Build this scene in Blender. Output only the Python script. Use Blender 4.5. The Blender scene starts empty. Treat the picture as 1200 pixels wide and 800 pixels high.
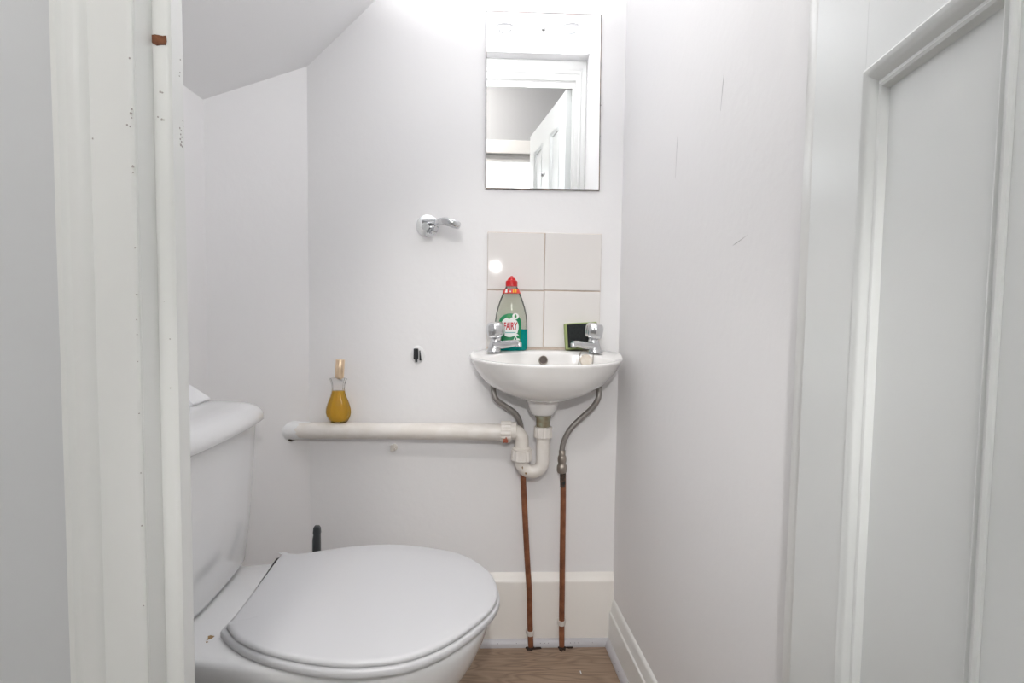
import bpy, bmesh, math, random
from mathutils import Vector, Matrix
from mathutils.bvhtree import BVHTree
random.seed(7)
PI = math.pi
SC = bpy.context.scene
COL = SC.collection

# ------------------------------------------------------------------ camera
cam_d = bpy.data.cameras.new('camera')
cam_d.sensor_width = 36.0
cam_d.lens = 36.0 * 660 / 1200
cam_d.clip_start = 0.01
cam = bpy.data.objects.new('camera', cam_d)
COL.objects.link(cam)
yaw, pitch, roll = math.radians(2.4), math.radians(3.3), math.radians(0.78)
F = Vector((math.sin(yaw) * math.cos(pitch), math.cos(yaw) * math.cos(pitch), -math.sin(pitch)))
R0 = Vector((math.cos(yaw), -math.sin(yaw), 0))
U0 = R0.cross(F)
R = R0 * math.cos(roll) + U0 * math.sin(roll)
U = U0 * math.cos(roll) - R0 * math.sin(roll)
M = Matrix((R, U, -F)).transposed().to_4x4()
M.translation = Vector((0, 0, 0.915))
cam.matrix_world = M
SC.camera = cam

# ------------------------------------------------------------------ world, light, exposure
SC.view_settings.view_transform = 'Standard'
SC.view_settings.look = 'None'
SC.view_settings.gamma = 1.0
SC.view_settings.exposure = 0.58
world = bpy.data.worlds.new('world')
SC.world = world
world.use_nodes = True
bg = world.node_tree.nodes['Background']
bg.inputs[0].default_value = (0.93, 0.96, 1.0, 1)
bg.inputs[1].default_value = 2.5

def area_lamp(name, loc, target, size, watts, spread=180, color=(1, 1, 1), size_y=None):
    l = bpy.data.lights.new(name, 'AREA')
    l.energy = watts
    l.color = color
    l.size = size
    if size_y:
        l.shape = 'RECTANGLE'
        l.size_y = size_y
    else:
        l.shape = 'DISK'
    l.spread = math.radians(spread)
    o = bpy.data.objects.new(name, l)
    COL.objects.link(o)
    o.location = loc
    d = Vector(target) - Vector(loc)
    o.rotation_euler = d.to_track_quat('-Z', 'Y').to_euler()
    return o

def spot_lamp(name, loc, target, watts, cone, radius=.03, color=(1, 1, 1)):
    l = bpy.data.lights.new(name, 'SPOT')
    l.energy = watts
    l.color = color
    l.spot_size = math.radians(cone)
    l.spot_blend = 1.0
    l.shadow_soft_size = radius
    o = bpy.data.objects.new(name, l)
    COL.objects.link(o)
    o.location = loc
    o.rotation_euler = (Vector(target) - Vector(loc)).to_track_quat('-Z', 'Y').to_euler()
    return o

# the photographer's flash on top of the camera: head tipped up at the low cubicle ceiling, catch light forward
FLASH = (0.036, -0.03, 1.14)
spot_lamp('flash_head', FLASH, (0.0, 0.86, 1.93), 185.0, 52, .012, (0.975, 0.98, 1.0))
spot_lamp('flash_catch_light', FLASH, (0.06, 1.5, 0.34), 13.0, 66, .014, (1.0, 0.98, 0.97))

# ------------------------------------------------------------------ materials
MATS = {}
def mat(name, color, rough=0.5, metal=0.0, bump=None, vary=None, spec=None, coat=0.0, alpha=None, emit=None):
    """bump=(scale,strength,distance)  vary=(scale,amount,color2)"""
    m = bpy.data.materials.new(name)
    m.use_nodes = True
    nt = m.node_tree
    b = nt.nodes['Principled BSDF']
    b.inputs['Base Color'].default_value = (*color, 1)
    b.inputs['Roughness'].default_value = rough
    b.inputs['Metallic'].default_value = metal
    if spec is not None:
        b.inputs['Specular IOR Level'].default_value = spec
    if coat:
        b.inputs['Coat Weight'].default_value = coat
        b.inputs['Coat Roughness'].default_value = 0.05
    if emit:
        b.inputs['Emission Color'].default_value = (*emit[0], 1)
        b.inputs['Emission Strength'].default_value = emit[1]
    tc = nt.nodes.new('ShaderNodeTexCoord')
    if bump:
        n = nt.nodes.new('ShaderNodeTexNoise')
        n.inputs['Scale'].default_value = bump[0]
        n.inputs['Detail'].default_value = 4
        nt.links.new(tc.outputs['Object'], n.inputs['Vector'])
        bp = nt.nodes.new('ShaderNodeBump')
        bp.inputs['Strength'].default_value = bump[1]
        bp.inputs['Distance'].default_value = bump[2]
        nt.links.new(n.outputs['Fac'], bp.inputs['Height'])
        nt.links.new(bp.outputs['Normal'], b.inputs['Normal'])
    if vary:
        n = nt.nodes.new('ShaderNodeTexNoise')
        n.inputs['Scale'].default_value = vary[0]
        n.inputs['Detail'].default_value = 5
        nt.links.new(tc.outputs['Object'], n.inputs['Vector'])
        rp = nt.nodes.new('ShaderNodeValToRGB')
        rp.color_ramp.elements[0].position = 0.5 - vary[1] / 2
        rp.color_ramp.elements[1].position = 0.5 + vary[1] / 2
        rp.color_ramp.elements[0].color = (*color, 1)
        rp.color_ramp.elements[1].color = (*vary[2], 1)
        nt.links.new(n.outputs['Fac'], rp.inputs['Fac'])
        nt.links.new(rp.outputs['Color'], b.inputs['Base Color'])
    MATS[name] = m
    return m

def clear_mat(name, tint, body, body_amount, gloss_rough=0.05):
    """thin clear plastic or glass: tinted see-through + milky body + clear-coat shine"""
    m = bpy.data.materials.new(name)
    m.use_nodes = True
    nt = m.node_tree
    for n in list(nt.nodes):
        if n.type != 'OUTPUT_MATERIAL':
            nt.nodes.remove(n)
    out = [n for n in nt.nodes if n.type == 'OUTPUT_MATERIAL'][0]
    tr = nt.nodes.new('ShaderNodeBsdfTransparent'); tr.inputs[0].default_value = (*tint, 1)
    df = nt.nodes.new('ShaderNodeBsdfDiffuse'); df.inputs[0].default_value = (*body, 1)
    tl = nt.nodes.new('ShaderNodeBsdfTranslucent'); tl.inputs[0].default_value = (*body, 1)
    gl = nt.nodes.new('ShaderNodeBsdfGlossy'); gl.inputs['Roughness'].default_value = gloss_rough
    a = nt.nodes.new('ShaderNodeMixShader'); a.inputs[0].default_value = 0.5
    nt.links.new(df.outputs[0], a.inputs[1]); nt.links.new(tl.outputs[0], a.inputs[2])
    b = nt.nodes.new('ShaderNodeMixShader'); b.inputs[0].default_value = body_amount
    nt.links.new(tr.outputs[0], b.inputs[1]); nt.links.new(a.outputs[0], b.inputs[2])
    fr = nt.nodes.new('ShaderNodeFresnel'); fr.inputs[0].default_value = 1.28
    c = nt.nodes.new('ShaderNodeMixShader')
    nt.links.new(fr.outputs[0], c.inputs[0]); nt.links.new(b.outputs[0], c.inputs[1]); nt.links.new(gl.outputs[0], c.inputs[2])
    nt.links.new(c.outputs[0], out.inputs[0])
    MATS[name] = m
    return m

def wood_mat(name):
    m = bpy.data.materials.new(name); m.use_nodes = True
    nt = m.node_tree; b = nt.nodes['Principled BSDF']
    tc = nt.nodes.new('ShaderNodeTexCoord')
    oi = nt.nodes.new('ShaderNodeObjectInfo')
    mp = nt.nodes.new('ShaderNodeMapping'); mp.inputs['Scale'].default_value = (1.0, 7.0, 1.0)
    add = nt.nodes.new('ShaderNodeVectorMath'); add.operation = 'ADD'
    sc = nt.nodes.new('ShaderNodeVectorMath'); sc.operation = 'SCALE'; sc.inputs['Scale'].default_value = 9.0
    cb = nt.nodes.new('ShaderNodeCombineXYZ')
    for k in range(3):
        nt.links.new(oi.outputs['Random'], cb.inputs[k])
    nt.links.new(cb.outputs[0], sc.inputs[0])
    nt.links.new(tc.outputs['Object'], add.inputs[0]); nt.links.new(sc.outputs[0], add.inputs[1])
    nt.links.new(add.outputs[0], mp.inputs['Vector'])
    n1 = nt.nodes.new('ShaderNodeTexNoise'); n1.inputs['Scale'].default_value = 2.2; n1.inputs['Detail'].default_value = 2; n1.inputs['Distortion'].default_value = 0.6
    nt.links.new(mp.outputs[0], n1.inputs['Vector'])
    mul = nt.nodes.new('ShaderNodeMath'); mul.operation = 'MULTIPLY'; mul.inputs[1].default_value = 14.0
    nt.links.new(n1.outputs['Fac'], mul.inputs[0])
    fr = nt.nodes.new('ShaderNodeMath'); fr.operation = 'PINGPONG'; fr.inputs[1].default_value = 0.5
    nt.links.new(mul.outputs[0], fr.inputs[0])
    mp2 = nt.nodes.new('ShaderNodeMapping'); mp2.inputs['Scale'].default_value = (6.0, 160.0, 1.0)
    nt.links.new(tc.outputs['Object'], mp2.inputs['Vector'])
    n2 = nt.nodes.new('ShaderNodeTexNoise'); n2.inputs['Scale'].default_value = 1.0; n2.inputs['Detail'].default_value = 3
    nt.links.new(mp2.outputs[0], n2.inputs['Vector'])
    mx = nt.nodes.new('ShaderNodeMath'); mx.operation = 'MULTIPLY_ADD'; mx.inputs[1].default_value = 0.9
    nt.links.new(fr.outputs[0], mx.inputs[0]); nt.links.new(n2.outputs['Fac'], mx.inputs[2])
    rp = nt.nodes.new('ShaderNodeValToRGB')
    rp.color_ramp.elements[0].position = 0.3; rp.color_ramp.elements[0].color = (0.19, 0.125, 0.083, 1)
    rp.color_ramp.elements[1].position = 1.0; rp.color_ramp.elements[1].color = (0.35, 0.25, 0.175, 1)
    nt.links.new(mx.outputs[0], rp.inputs['Fac']); nt.links.new(rp.outputs['Color'], b.inputs['Base Color'])
    b.inputs['Roughness'].default_value = 0.5
    MATS[name] = m

mat('wall_paint', (0.885, 0.875, 0.877), 0.55, bump=(55, 0.12, 0.004))
mat('ceiling_paint', (0.895, 0.893, 0.90), 0.7, bump=(40, 0.08, 0.003))
mat('hall_paint', (0.68, 0.69, 0.70), 0.6, bump=(55, 0.08, 0.003))
mat('hall_paint_dimmed', (0.50, 0.50, 0.505), 0.6, bump=(55, 0.08, 0.003))  # hall paint again, with dimmer light put into the colour
mat('carpet', (0.66, 0.62, 0.56), 0.95, bump=(900, 0.8, 0.004))
mat('gloss_paint', (0.84, 0.845, 0.825), 0.28, bump=(24, 0.10, 0.004))
mat('door_paint', (0.80, 0.82, 0.81), 0.30, bump=(16, 0.05, 0.004))
mat('skirting_paint', (0.88, 0.85, 0.805), 0.35, bump=(30, 0.08, 0.003))
mat('ceramic', (0.80, 0.80, 0.805), 0.10, coat=0.5)
mat('basin_ceramic', (0.87, 0.855, 0.835), 0.10, coat=0.5)
mat('seat_plastic', (0.61, 0.61, 0.625), 0.32, bump=(200, 0.03, 0.001))
mat('tile_glaze', (0.80, 0.77, 0.745), 0.05, spec=0.25)
mat('grout', (0.62, 0.50, 0.42), 0.9, vary=(30, 0.3, (0.72, 0.62, 0.54)))
mat('chrome', (0.72, 0.73, 0.74), 0.16, 1.0, bump=(90, 0.10, 0.002))
mat('clean_chrome', (0.82, 0.82, 0.83), 0.10, 1.0)
mat('mirror_silver', (0.965, 0.97, 0.975), 0.0, 1.0)
mat('mirror_edge', (0.12, 0.12, 0.115), 0.35, 0.3, vary=(30, 0.3, (0.32, 0.24, 0.2)))
mat('white_plastic', (0.82, 0.78, 0.735), 0.38, bump=(60, 0.12, 0.003), vary=(22, 0.12, (0.78, 0.735, 0.68)))
mat('joint_paint', (0.40, 0.12, 0.07), 0.7)
mat('brass_tail', (0.36, 0.37, 0.27), 0.55, 0.3, vary=(60, 0.3, (0.27, 0.20, 0.12)))
mat('overflow_shade', (0.085, 0.065, 0.055), 0.6)
mat('copper', (0.40, 0.165, 0.085), 0.42, 0.5, vary=(35, 0.3, (0.22, 0.085, 0.045)))
mat('verdigris', (0.028, 0.032, 0.028), 0.7, 0.2, vary=(120, 0.2, (0.12, 0.07, 0.05)))
mat('braid', (0.36, 0.34, 0.32), 0.38, 0.75, bump=(900, 0.5, 0.001))
mat('nickel', (0.36, 0.32, 0.28), 0.42, 0.7, bump=(300, 0.3, 0.001))
mat('clip_plastic', (0.68, 0.64, 0.60), 0.45)
mat('vinyl_strip', (0.52, 0.51, 0.53), 0.4)
mat('dirt_and_gap_dark', (0.035, 0.02, 0.014), 0.9, bump=(200, 0.6, 0.003))
mat('black_plastic', (0.012, 0.013, 0.016), 0.4)
mat('dark_grey_plastic', (0.055, 0.062, 0.068), 0.4)
mat('white_filler', (0.86, 0.86, 0.86), 0.8, bump=(120, 0.4, 0.003))
mat('bare_wood', (0.10, 0.03, 0.013), 0.8, vary=(150, 0.4, (0.24, 0.09, 0.04)))
mat('chip_dirt', (0.46, 0.42, 0.40), 0.8)
mat('scuff_grey', (0.52, 0.51, 0.51), 0.8)
mat('red_plastic', (0.58, 0.010, 0.014), 0.3)
mat('band_red', (0.74, 0.05, 0.035), 0.4)
mat('print_yellow', (0.85, 0.55, 0.02), 0.5)
mat('print_white', (0.80, 0.82, 0.80), 0.45)
mat('print_blue', (0.10, 0.14, 0.30), 0.5)
mat('label_green', (0.0, 0.21, 0.075), 0.4)
mat('leaf_green', (0.02, 0.26, 0.06), 0.4)
mat('letter_red', (0.50, 0.012, 0.03), 0.5)
mat('print_teal', (0.10, 0.40, 0.36), 0.5)
mat('foam_green', (0.34, 0.40, 0.17), 0.95, bump=(400, 0.6, 0.002))
mat('scourer', (0.010, 0.012, 0.012), 0.95, bump=(700, 1.0, 0.003), vary=(600, 0.3, (0.03, 0.035, 0.035)))
mat('gold', (0.90, 0.69, 0.48), 0.30, 0.8)
mat('plug_rubber', (0.76, 0.70, 0.62), 0.6, vary=(80, 0.3, (0.68, 0.60, 0.50)))
mat('paper', (0.86, 0.86, 0.87), 0.9)
mat('lens_grey', (0.42, 0.43, 0.44), 0.25)
mat('bezel_greyed', (0.66, 0.66, 0.67), 0.4)  # white bezel greyed: the ring's shading is put into its colour
mat('frame_white', (0.84, 0.82, 0.79), 0.35)
mat('rust_stain', (0.35, 0.22, 0.09), 0.8, vary=(120, 0.4, (0.20, 0.12, 0.05)))
clear_mat('clear_plastic', (0.96, 0.97, 0.93), (0.86, 0.88, 0.78), 0.15, 0.12)
clear_mat('soap_liquid', (0.30, 0.80, 0.76), (0.0, 0.50, 0.47), 0.75, 0.1)
clear_mat('clear_glass', (0.99, 0.99, 0.99), (0.8, 0.8, 0.8), 0.01, 0.02)
clear_mat('amber_liquid', (1.0, 0.86, 0.32), (1.0, 0.64, 0.09), 0.45, 0.05)
clear_mat('window_glass', (0.98, 0.98, 0.97), (0.8, 0.8, 0.8), 0.02, 0.02)
wood_mat('oak_laminate')

# ------------------------------------------------------------------ helpers
def tag(o, label=None, cat=None, group=None, kind=None):
    if label: o['label'] = label
    if cat: o['category'] = cat
    if group: o['group'] = group
    if kind: o['kind'] = kind
    return o

def thing(name, loc, label=None, cat=None, group=None, kind=None):
    o = bpy.data.objects.new(name, None)
    COL.objects.link(o)
    o.empty_display_size = 0.05
    o.location = loc
    return tag(o, label, cat, group, kind)

def origin_of(o):
    v = Vector((0, 0, 0))
    while o:
        v += o.location
        o = o.parent
    return v

def obj(name, bm, m, parent=None, smooth=False, kind=None, label=None, at=None):
    """link a world-space bmesh as one mesh object; children get local coordinates"""
    off = origin_of(parent) if parent else Vector(at) if at is not None else Vector((0, 0, 0))
    bmesh.ops.recalc_face_normals(bm, faces=bm.faces)
    bmesh.ops.translate(bm, verts=bm.verts, vec=-off)
    me = bpy.data.meshes.new(name)
    bm.to_mesh(me); bm.free()
    me.materials.append(MATS[m])
    if smooth:
        for p in me.polygons: p.use_smooth = True
        me.set_sharp_from_angle(angle=math.radians(smooth if smooth is not True else 40))
    o = bpy.data.objects.new(name, me)
    COL.objects.link(o)
    if parent: o.parent = parent
    elif at is not None: o.location = at
    return tag(o, label, None, None, kind)

def box(bm, x0, x1, y0, y1, z0, z1, bev=0.0, seg=2):
    t = bmesh.new()
    bmesh.ops.create_cube(t, size=1)
    for v in t.verts:
        v.co = Vector(((x0 + x1) / 2 + v.co.x * (x1 - x0), (y0 + y1) / 2 + v.co.y * (y1 - y0), (z0 + z1) / 2 + v.co.z * (z1 - z0)))
    if bev:
        bmesh.ops.bevel(t, geom=t.edges[:], offset=bev, segments=seg, profile=0.5, affect='EDGES')
    merge(bm, t)

def merge(bm, t, mtx=None):
    if mtx is not None: t.transform(mtx)
    me = bpy.data.meshes.new('tmp')
    t.to_mesh(me); t.free()
    bm.from_mesh(me)
    bpy.data.meshes.remove(me)

def bx(*a, **k):
    bm = bmesh.new(); box(bm, *a, **k); return bm

def loft(bm, rings, close=True, cap0=True, cap1=True):
    vs = [[bm.verts.new(p) for p in r] for r in rings]
    n = len(rings[0])
    for a, b in zip(vs, vs[1:]):
        for i in range(n if close else n - 1):
            j = (i + 1) % n
            bm.faces.new((a[i], a[j], b[j], b[i]))
    if cap0: bm.faces.new(vs[0][::-1])
    if cap1: bm.faces.new(vs[-1])
    return bm

def prism(bm, poly, z0, z1):
    return loft(bm, [[(x, y, z0) for x, y in poly], [(x, y, z1) for x, y in poly]])

def lathe(bm, prof, c=(0, 0, 0), seg=32, sx=1.0, sy=1.0, mtx=None, mod=None):
    t = bmesh.new()
    rings = []
    for r, z in prof:
        ring = []
        for k in range(seg):
            a = 2 * PI * k / seg
            rr = r * (mod(a, z) if mod else 1)
            ring.append(Vector((rr * math.cos(a) * sx, rr * math.sin(a) * sy, z)))
        rings.append(ring)
    loft(t, rings)
    if mtx is None: mtx = Matrix.Translation(c)
    merge(bm, t, mtx)
    return bm

def align(p, d):
    """matrix putting local z along d at p"""
    return Matrix.Translation(p) @ Vector(d).normalized().to_track_quat('Z', 'Y').to_matrix().to_4x4()

def smooth_path(pts, n=8):
    pts = [Vector(p) for p in pts]
    out = []
    for i in range(len(pts) - 1):
        p0 = pts[max(i - 1, 0)]; p1 = pts[i]; p2 = pts[i + 1]; p3 = pts[min(i + 2, len(pts) - 1)]
        for k in range(n):
            t = k / n
            out.append(0.5 * ((2 * p1) + (-p0 + p2) * t + (2 * p0 - 5 * p1 + 4 * p2 - p3) * t * t + (-p0 + 3 * p1 - 3 * p2 + p3) * t ** 3))
    out.append(pts[-1])
    return out

def tube(bm, pts, r, seg=16, flat=None, up=(0, 0, 1)):
    pts = [Vector(p) for p in pts]
    n = len(pts)
    rings = []
    prev = None
    for i, p in enumerate(pts):
        d = (pts[min(i + 1, n - 1)] - pts[max(i - 1, 0)]).normalized()
        if prev is None:
            u = Vector(up)
            if abs(u.dot(d)) > 0.9: u = Vector((1, 0, 0))
            u = (u - d * u.dot(d)).normalized()
        else:
            u = (prev - d * prev.dot(d)).normalized()
        prev = u
        w = d.cross(u)
        rr = r[i] if isinstance(r, (list, tuple)) else r
        f = flat if flat else (1, 1)
        rings.append([p + (u * math.sin(2 * PI * k / seg) * f[1] + w * math.cos(2 * PI * k / seg) * f[0]) * rr for k in range(seg)])
    loft(bm, rings)
    return bm

def arc(c, r, a0, a1, n, axis='xz', y=0):
    return [Vector((c[0] + r * math.cos(a0 + (a1 - a0) * k / n), y, c[1] + r * math.sin(a0 + (a1 - a0) * k / n))) for k in range(n + 1)]

def closed_spline(pts, n=6):
    m = len(pts); out = []
    for i in range(m):
        p0, p1, p2, p3 = (Vector((*pts[(i + k) % m], 0)) for k in (-1, 0, 1, 2))
        for k in range(n):
            t = k / n
            q = 0.5 * ((2 * p1) + (-p0 + p2) * t + (2 * p0 - 5 * p1 + 4 * p2 - p3) * t * t + (-p0 + 3 * p1 - 3 * p2 + p3) * t ** 3)
            out.append((q.x, q.y))
    return out

def offset(poly, d):
    """move a counter-clockwise outline inwards by d"""
    m = len(poly); out = []
    for i in range(m):
        a, b = Vector(poly[i - 1]), Vector(poly[(i + 1) % m])
        t = (b - a).normalized()
        out.append((poly[i][0] - t.y * d, poly[i][1] + t.x * d))
    return out

def ring(poly, z):
    return [(x, y, z) for x, y in poly]

def copy_tree(o, loc):
    r = o.copy(); COL.objects.link(r); r.location = loc
    for ch in list(o.children):
        c = ch.copy(); COL.objects.link(c); c.parent = r
        for g in list(ch.children):
            d = g.copy(); COL.objects.link(d); d.parent = c
    return r

def blob(bm, c, r, n=9, axis='y', jit=0.35, th=0.0004, sx=1.0):
    """tiny irregular raised flake lying on a plane across the axis"""
    pts = []
    for k in range(n):
        a = 2 * PI * k / n
        rr = r * (1 + jit * (random.random() - 0.5) * 2)
        pts.append((rr * math.cos(a) * sx, rr * math.sin(a)))
    def P(p, d):
        if axis == 'y': return (c[0] + p[0], c[1] + d, c[2] + p[1])
        if axis == 'x': return (c[0] + d, c[1] + p[0], c[2] + p[1])
        return (c[0] + p[0], c[1] + p[1], c[2] + d)
    loft(bm, [[P(p, 0.0) for p in pts], [P((p[0] * .85, p[1] * .85), th) for p in pts]])

# ------------------------------------------------------------------ the setting
YB = 1.5                      # back wall
AX, BX, BY = -0.472, -0.635, 1.298
def wr(y): return 0.3505 + 0.048 * (YB - y)     # right wall flares towards the door
CZ = 1.933                    # cubicle ceiling
YI, YH = 0.612, 0.565           # door wall, inner and hall face

def struct(name, bm, m, parent=None, smooth=False, label=None):
    return obj(name, bm, m, parent, smooth, 'structure', label)

# floor: base slab and laminate planks
fl = struct('floor', bx(-1.3, 0.8, -1.3, 1.62, -0.05, -0.008), 'dirt_and_gap_dark')
row = 0
y1 = 1.5
pl_first = {}
while y1 > 0.6:
    y0 = y1 - 0.19
    cuts = [-1.25, -1.25 + (0.45, 0.95, 0.2, 0.7)[row % 4]]
    while cuts[-1] + 1.2 < 0.75: cuts.append(cuts[-1] + 1.2)
    cuts.append(0.75)
    for a, b in zip(cuts, cuts[1:]):
        if y1 > 0.6 and b < -0.64: continue
        a2 = max(a, -0.7) if y0 > 0.6 else a
        b2 = min(b, 0.46) if y0 > 0.6 else b
        obj('plank', bx(a2 + .0004, b2 - .0004, y0 + .0004, y1 - .0004, -0.008, 0.0, bev=0.0006, seg=1), 'oak_laminate', fl)
    y1 = y0; row += 1

struct('floor', bx(-1.25, 0.75, -1.2, 0.555, -0.008, 0.004), 'carpet', label='pale hallway carpet added to bounce light up')  # unseen pale covering, added to throw light up into the cubicle
wall_back = struct('wall_back', bx(AX, 0.46, YB, YB + 0.09, 0, 2.0), 'wall_paint')
bm = bmesh.new()
prism(bm, [(wr(YB), YB), (wr(YI), YI), (wr(YI) + .1, YI), (wr(YB) + .1, YB)], 0, 2.0)
wall_right = struct('wall_right', bm, 'wall_paint')
bm = bmesh.new()
prism(bm, [(AX, YB), (AX, YB + .09), (BX - .1, YB - .02), (BX - .1, BY), (BX, BY)], 0, 2.0)
struct('wall_corner', bm, 'wall_paint')
struct('wall_left', bx(BX - 0.1, BX, YI, BY, 0, 2.0), 'wall_paint')
# sloping underside of the stairs and the flat ceiling
sx0, sz0 = BX, 1.527 - .984 * (AX - BX)
sx1 = AX + (CZ - 1.527) / .984
bm = bmesh.new()
poly = [(sx0 - .05, sz0 - .05 * .984), (sx1, CZ), (sx1, CZ + .06), (sx0 - .05, CZ + .06)]
loft(bm, [[(x, YI, z) for x, z in poly], [(x, YB + .05, z) for x, z in poly]])
struct('ceiling', bm, 'ceiling_paint', label='sloping underside of the stairs')
struct('ceiling', bx(sx1, 0.5, YI, YB + .05, CZ, CZ + .06), 'ceiling_paint')

# door wall
JL, JR, HZ = -0.333, 0.349, 1.854
bm = bmesh.new()
box(bm, -1.25, JL - .03, YH, YI, 0, 2.6)
box(bm, JR + .03, 0.75, YH, YI, 0, 2.6)
box(bm, JL - .03, JR + .03, YH, YI, HZ + .03, 2.6)
struct('wall_front', bm, 'hall_paint')
# hallway where the camera stands
struct('wall_hall_left', bx(-1.35, -1.25, -1.3, YI, 0, 2.6), 'hall_paint_dimmed')
struct('wall_hall_right', bx(0.75, 0.85, -1.3, YI, 0, 2.6), 'hall_paint_dimmed')
WX0, WX1, WZ0, WZ1 = -0.80, 0.40, 1.45, 2.045
bm = bmesh.new()
box(bm, -1.25, WX0, -1.3, -1.2, 0, 2.6)
box(bm, WX1, 0.75, -1.3, -1.2, 0, 2.6)
box(bm, WX0, WX1, -1.3, -1.2, 0, WZ0)
box(bm, WX0, WX1, -1.3, -1.2, WZ1, 2.6)
struct('wall_hall_rear', bm, 'hall_paint_dimmed')
struct('ceiling', bx(-1.35, 0.85, -1.3, YI, 2.6, 2.66), 'ceiling_paint')
w1 = thing('window_1', (-.2, -1.25, WZ0), kind='structure')
bm = bmesh.new()
for a in ((WX0, WX0 + .05, WZ0, WZ1), (WX1 - .05, WX1, WZ0, WZ1), (WX0, WX1, WZ0, WZ0 + .05), (WX0, WX1, WZ1 - .05, WZ1)):
    box(bm, a[0], a[1], -1.28, -1.22, a[2], a[3], bev=.004)
obj('window_frame', bm, 'frame_white', w1)
bm = bmesh.new()
for a in ((WX0 - .07, WX0, WZ0 - .07, WZ1 + .095), (WX1, WX1 + .07, WZ0 - .07, WZ1 + .095), (WX0, WX1, WZ1, WZ1 + .095), (WX0, WX1, WZ0 - .07, WZ0)):
    box(bm, a[0], a[1], -1.199, -1.18, a[2], a[3], bev=.004)
obj('window_casing', bm, 'frame_white', w1)
obj('pane', bx(WX0 + .05, WX1 - .05, -1.252, -1.248, WZ0 + .05, WZ1 - .05), 'window_glass', w1)

# ---- door surround
def frame_u(prof, xl, xr, zt, wl, wrr, wt):
    """prof: (u,y) with u=0 at the opening edge and 1 at the outer edge; runs up, across and down, mitred"""
    b = bmesh.new()
    rings = [[(xl - u * wl, y, 0.0) for u, y in prof], [(xl - u * wl, y, zt + u * wt) for u, y in prof],
             [(xr + u * wrr, y, zt + u * wt) for u, y in prof], [(xr + u * wrr, y, 0.0) for u, y in prof]]
    return loft(b, rings)
pr = [(0, YH), (0, .5525), (.03, .551), (.06, .5505), (.60, .5505), (.62, .549), (.66, .5455), (.74, .5425), (.82, .5425), (.86, .541), (.90, .538), (.965, .537), (.99, .539), (1.0, .543), (1.0, YH)]
struct('trim_1', frame_u(pr, JL - .0005, JR + .001, HZ, .065, .065, .08), 'gloss_paint', smooth=30)
pr = [(0, YI), (0, YI + .006), (.04, YI + .008), (.30, YI + .010), (.36, YI + .015), (.46, YI + .017), (.56, YI + .013), (.82, YI + .022), (.92, YI + .024), (1.0, YI + .021), (1.0, YI)]
struct('trim_2', frame_u(pr, JL - .004, JR - .001, HZ + .004, .06, .044, .0745), 'gloss_paint', smooth=30)
pr = [(0, .5555), (0, YI), (1, YI), (1, .5555)]
struct('trim_3', frame_u(pr, JL, JR, HZ, .03, .03, .03), 'gloss_paint')
pr = [(0, .5855), (.12, .584), (.3, .583), (1, .583), (1, .609), (.3, .609), (.1, .608), (0, .606)]
stop = struct('trim_4', frame_u(pr, -.3160, .3385, HZ - .014, .0172, .011, .0145), 'gloss_paint', smooth=30)
bm = bmesh.new()
for k in range(1):
    pts = [(-.0073, .0045), (-.004, .0052), (.004, .0040), (.0068, .0043), (.0072, -.001), (.0064, -.0046), (.001, -.0048), (-.0025, -.0056), (-.0071, -.0030)]
    loft(bm, [[(-.3262 + x, .5832, 1.1738 + z) for x, z in pts], [(-.3262 + x * .96, .5823, 1.1738 + z * .96) for x, z in pts]])
obj('bare_wood_patch', bm, 'bare_wood', stop, label='brown bare wood where paint has chipped off')
bm = bmesh.new()
for (y, z, r) in ((.6010, 1.163, .0010), (.5985, 1.146, .0008), (.6000, 1.150, .0007), (.5975, 1.094, .0014), (.6000, 1.092, .0012), (.5990, 1.088, .0012), (.6010, 1.086, .0010), (.5980, 1.083, .0013), (.6005, 1.081, .0012), (.5990, 1.0775, .0017), (.6020, 1.0765, .0013), (.6035, 1.103, .0010), (.604, 1.098, .0008)):
    blob(bm, (-.316, y, z), r * .8, 7, 'x')
for (x, z, r) in ((-.3265, 1.1240, .0013), (-.3245, 1.1235, .0013), (-.329, 1.1, .0011), (-.3255, 1.0975, .0015), (-.3235, 1.097, .0012), (-.327, .918, .0007), (-.322, .88, .0009), (-.3225, .83, .0009)):
    blob(bm, (x, .583, z), r * .8, 7, 'y', th=-.0004)
obj('paint_chip', bm, 'chip_dirt', stop, kind='stuff')
arch = bpy.data.objects['trim_1']
bm = bmesh.new()
random.seed(11)
for (x, z, r) in ((-.3352, 1.142, .0012), (-.3345, 1.096, .0014), (-.3350, 1.092, .0017), (-.3346, 1.088, .0010), (-.3390, 1.0815, .0012), (-.3362, 1.080, .0010), (-.3345, 1.0435, .0017), (-.3346, 1.038, .0010), (-.3705, 1.068, .0011), (-.3345, .968, .0012), (-.3340, .9238, .0013), (-.3345, .90, .0009), (-.3346, .886, .0009), (-.3345, .86, .0008), (-.3345, .70, .0011), (-.3348, .62, .0010), (-.3345, .81, .0008), (-.3342, .752, .0009)):
    blob(bm, (x, .5505, z), r * .75, 7, 'y', th=-.0004)
obj('paint_chip', bm, 'chip_dirt', arch, kind='stuff')

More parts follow.
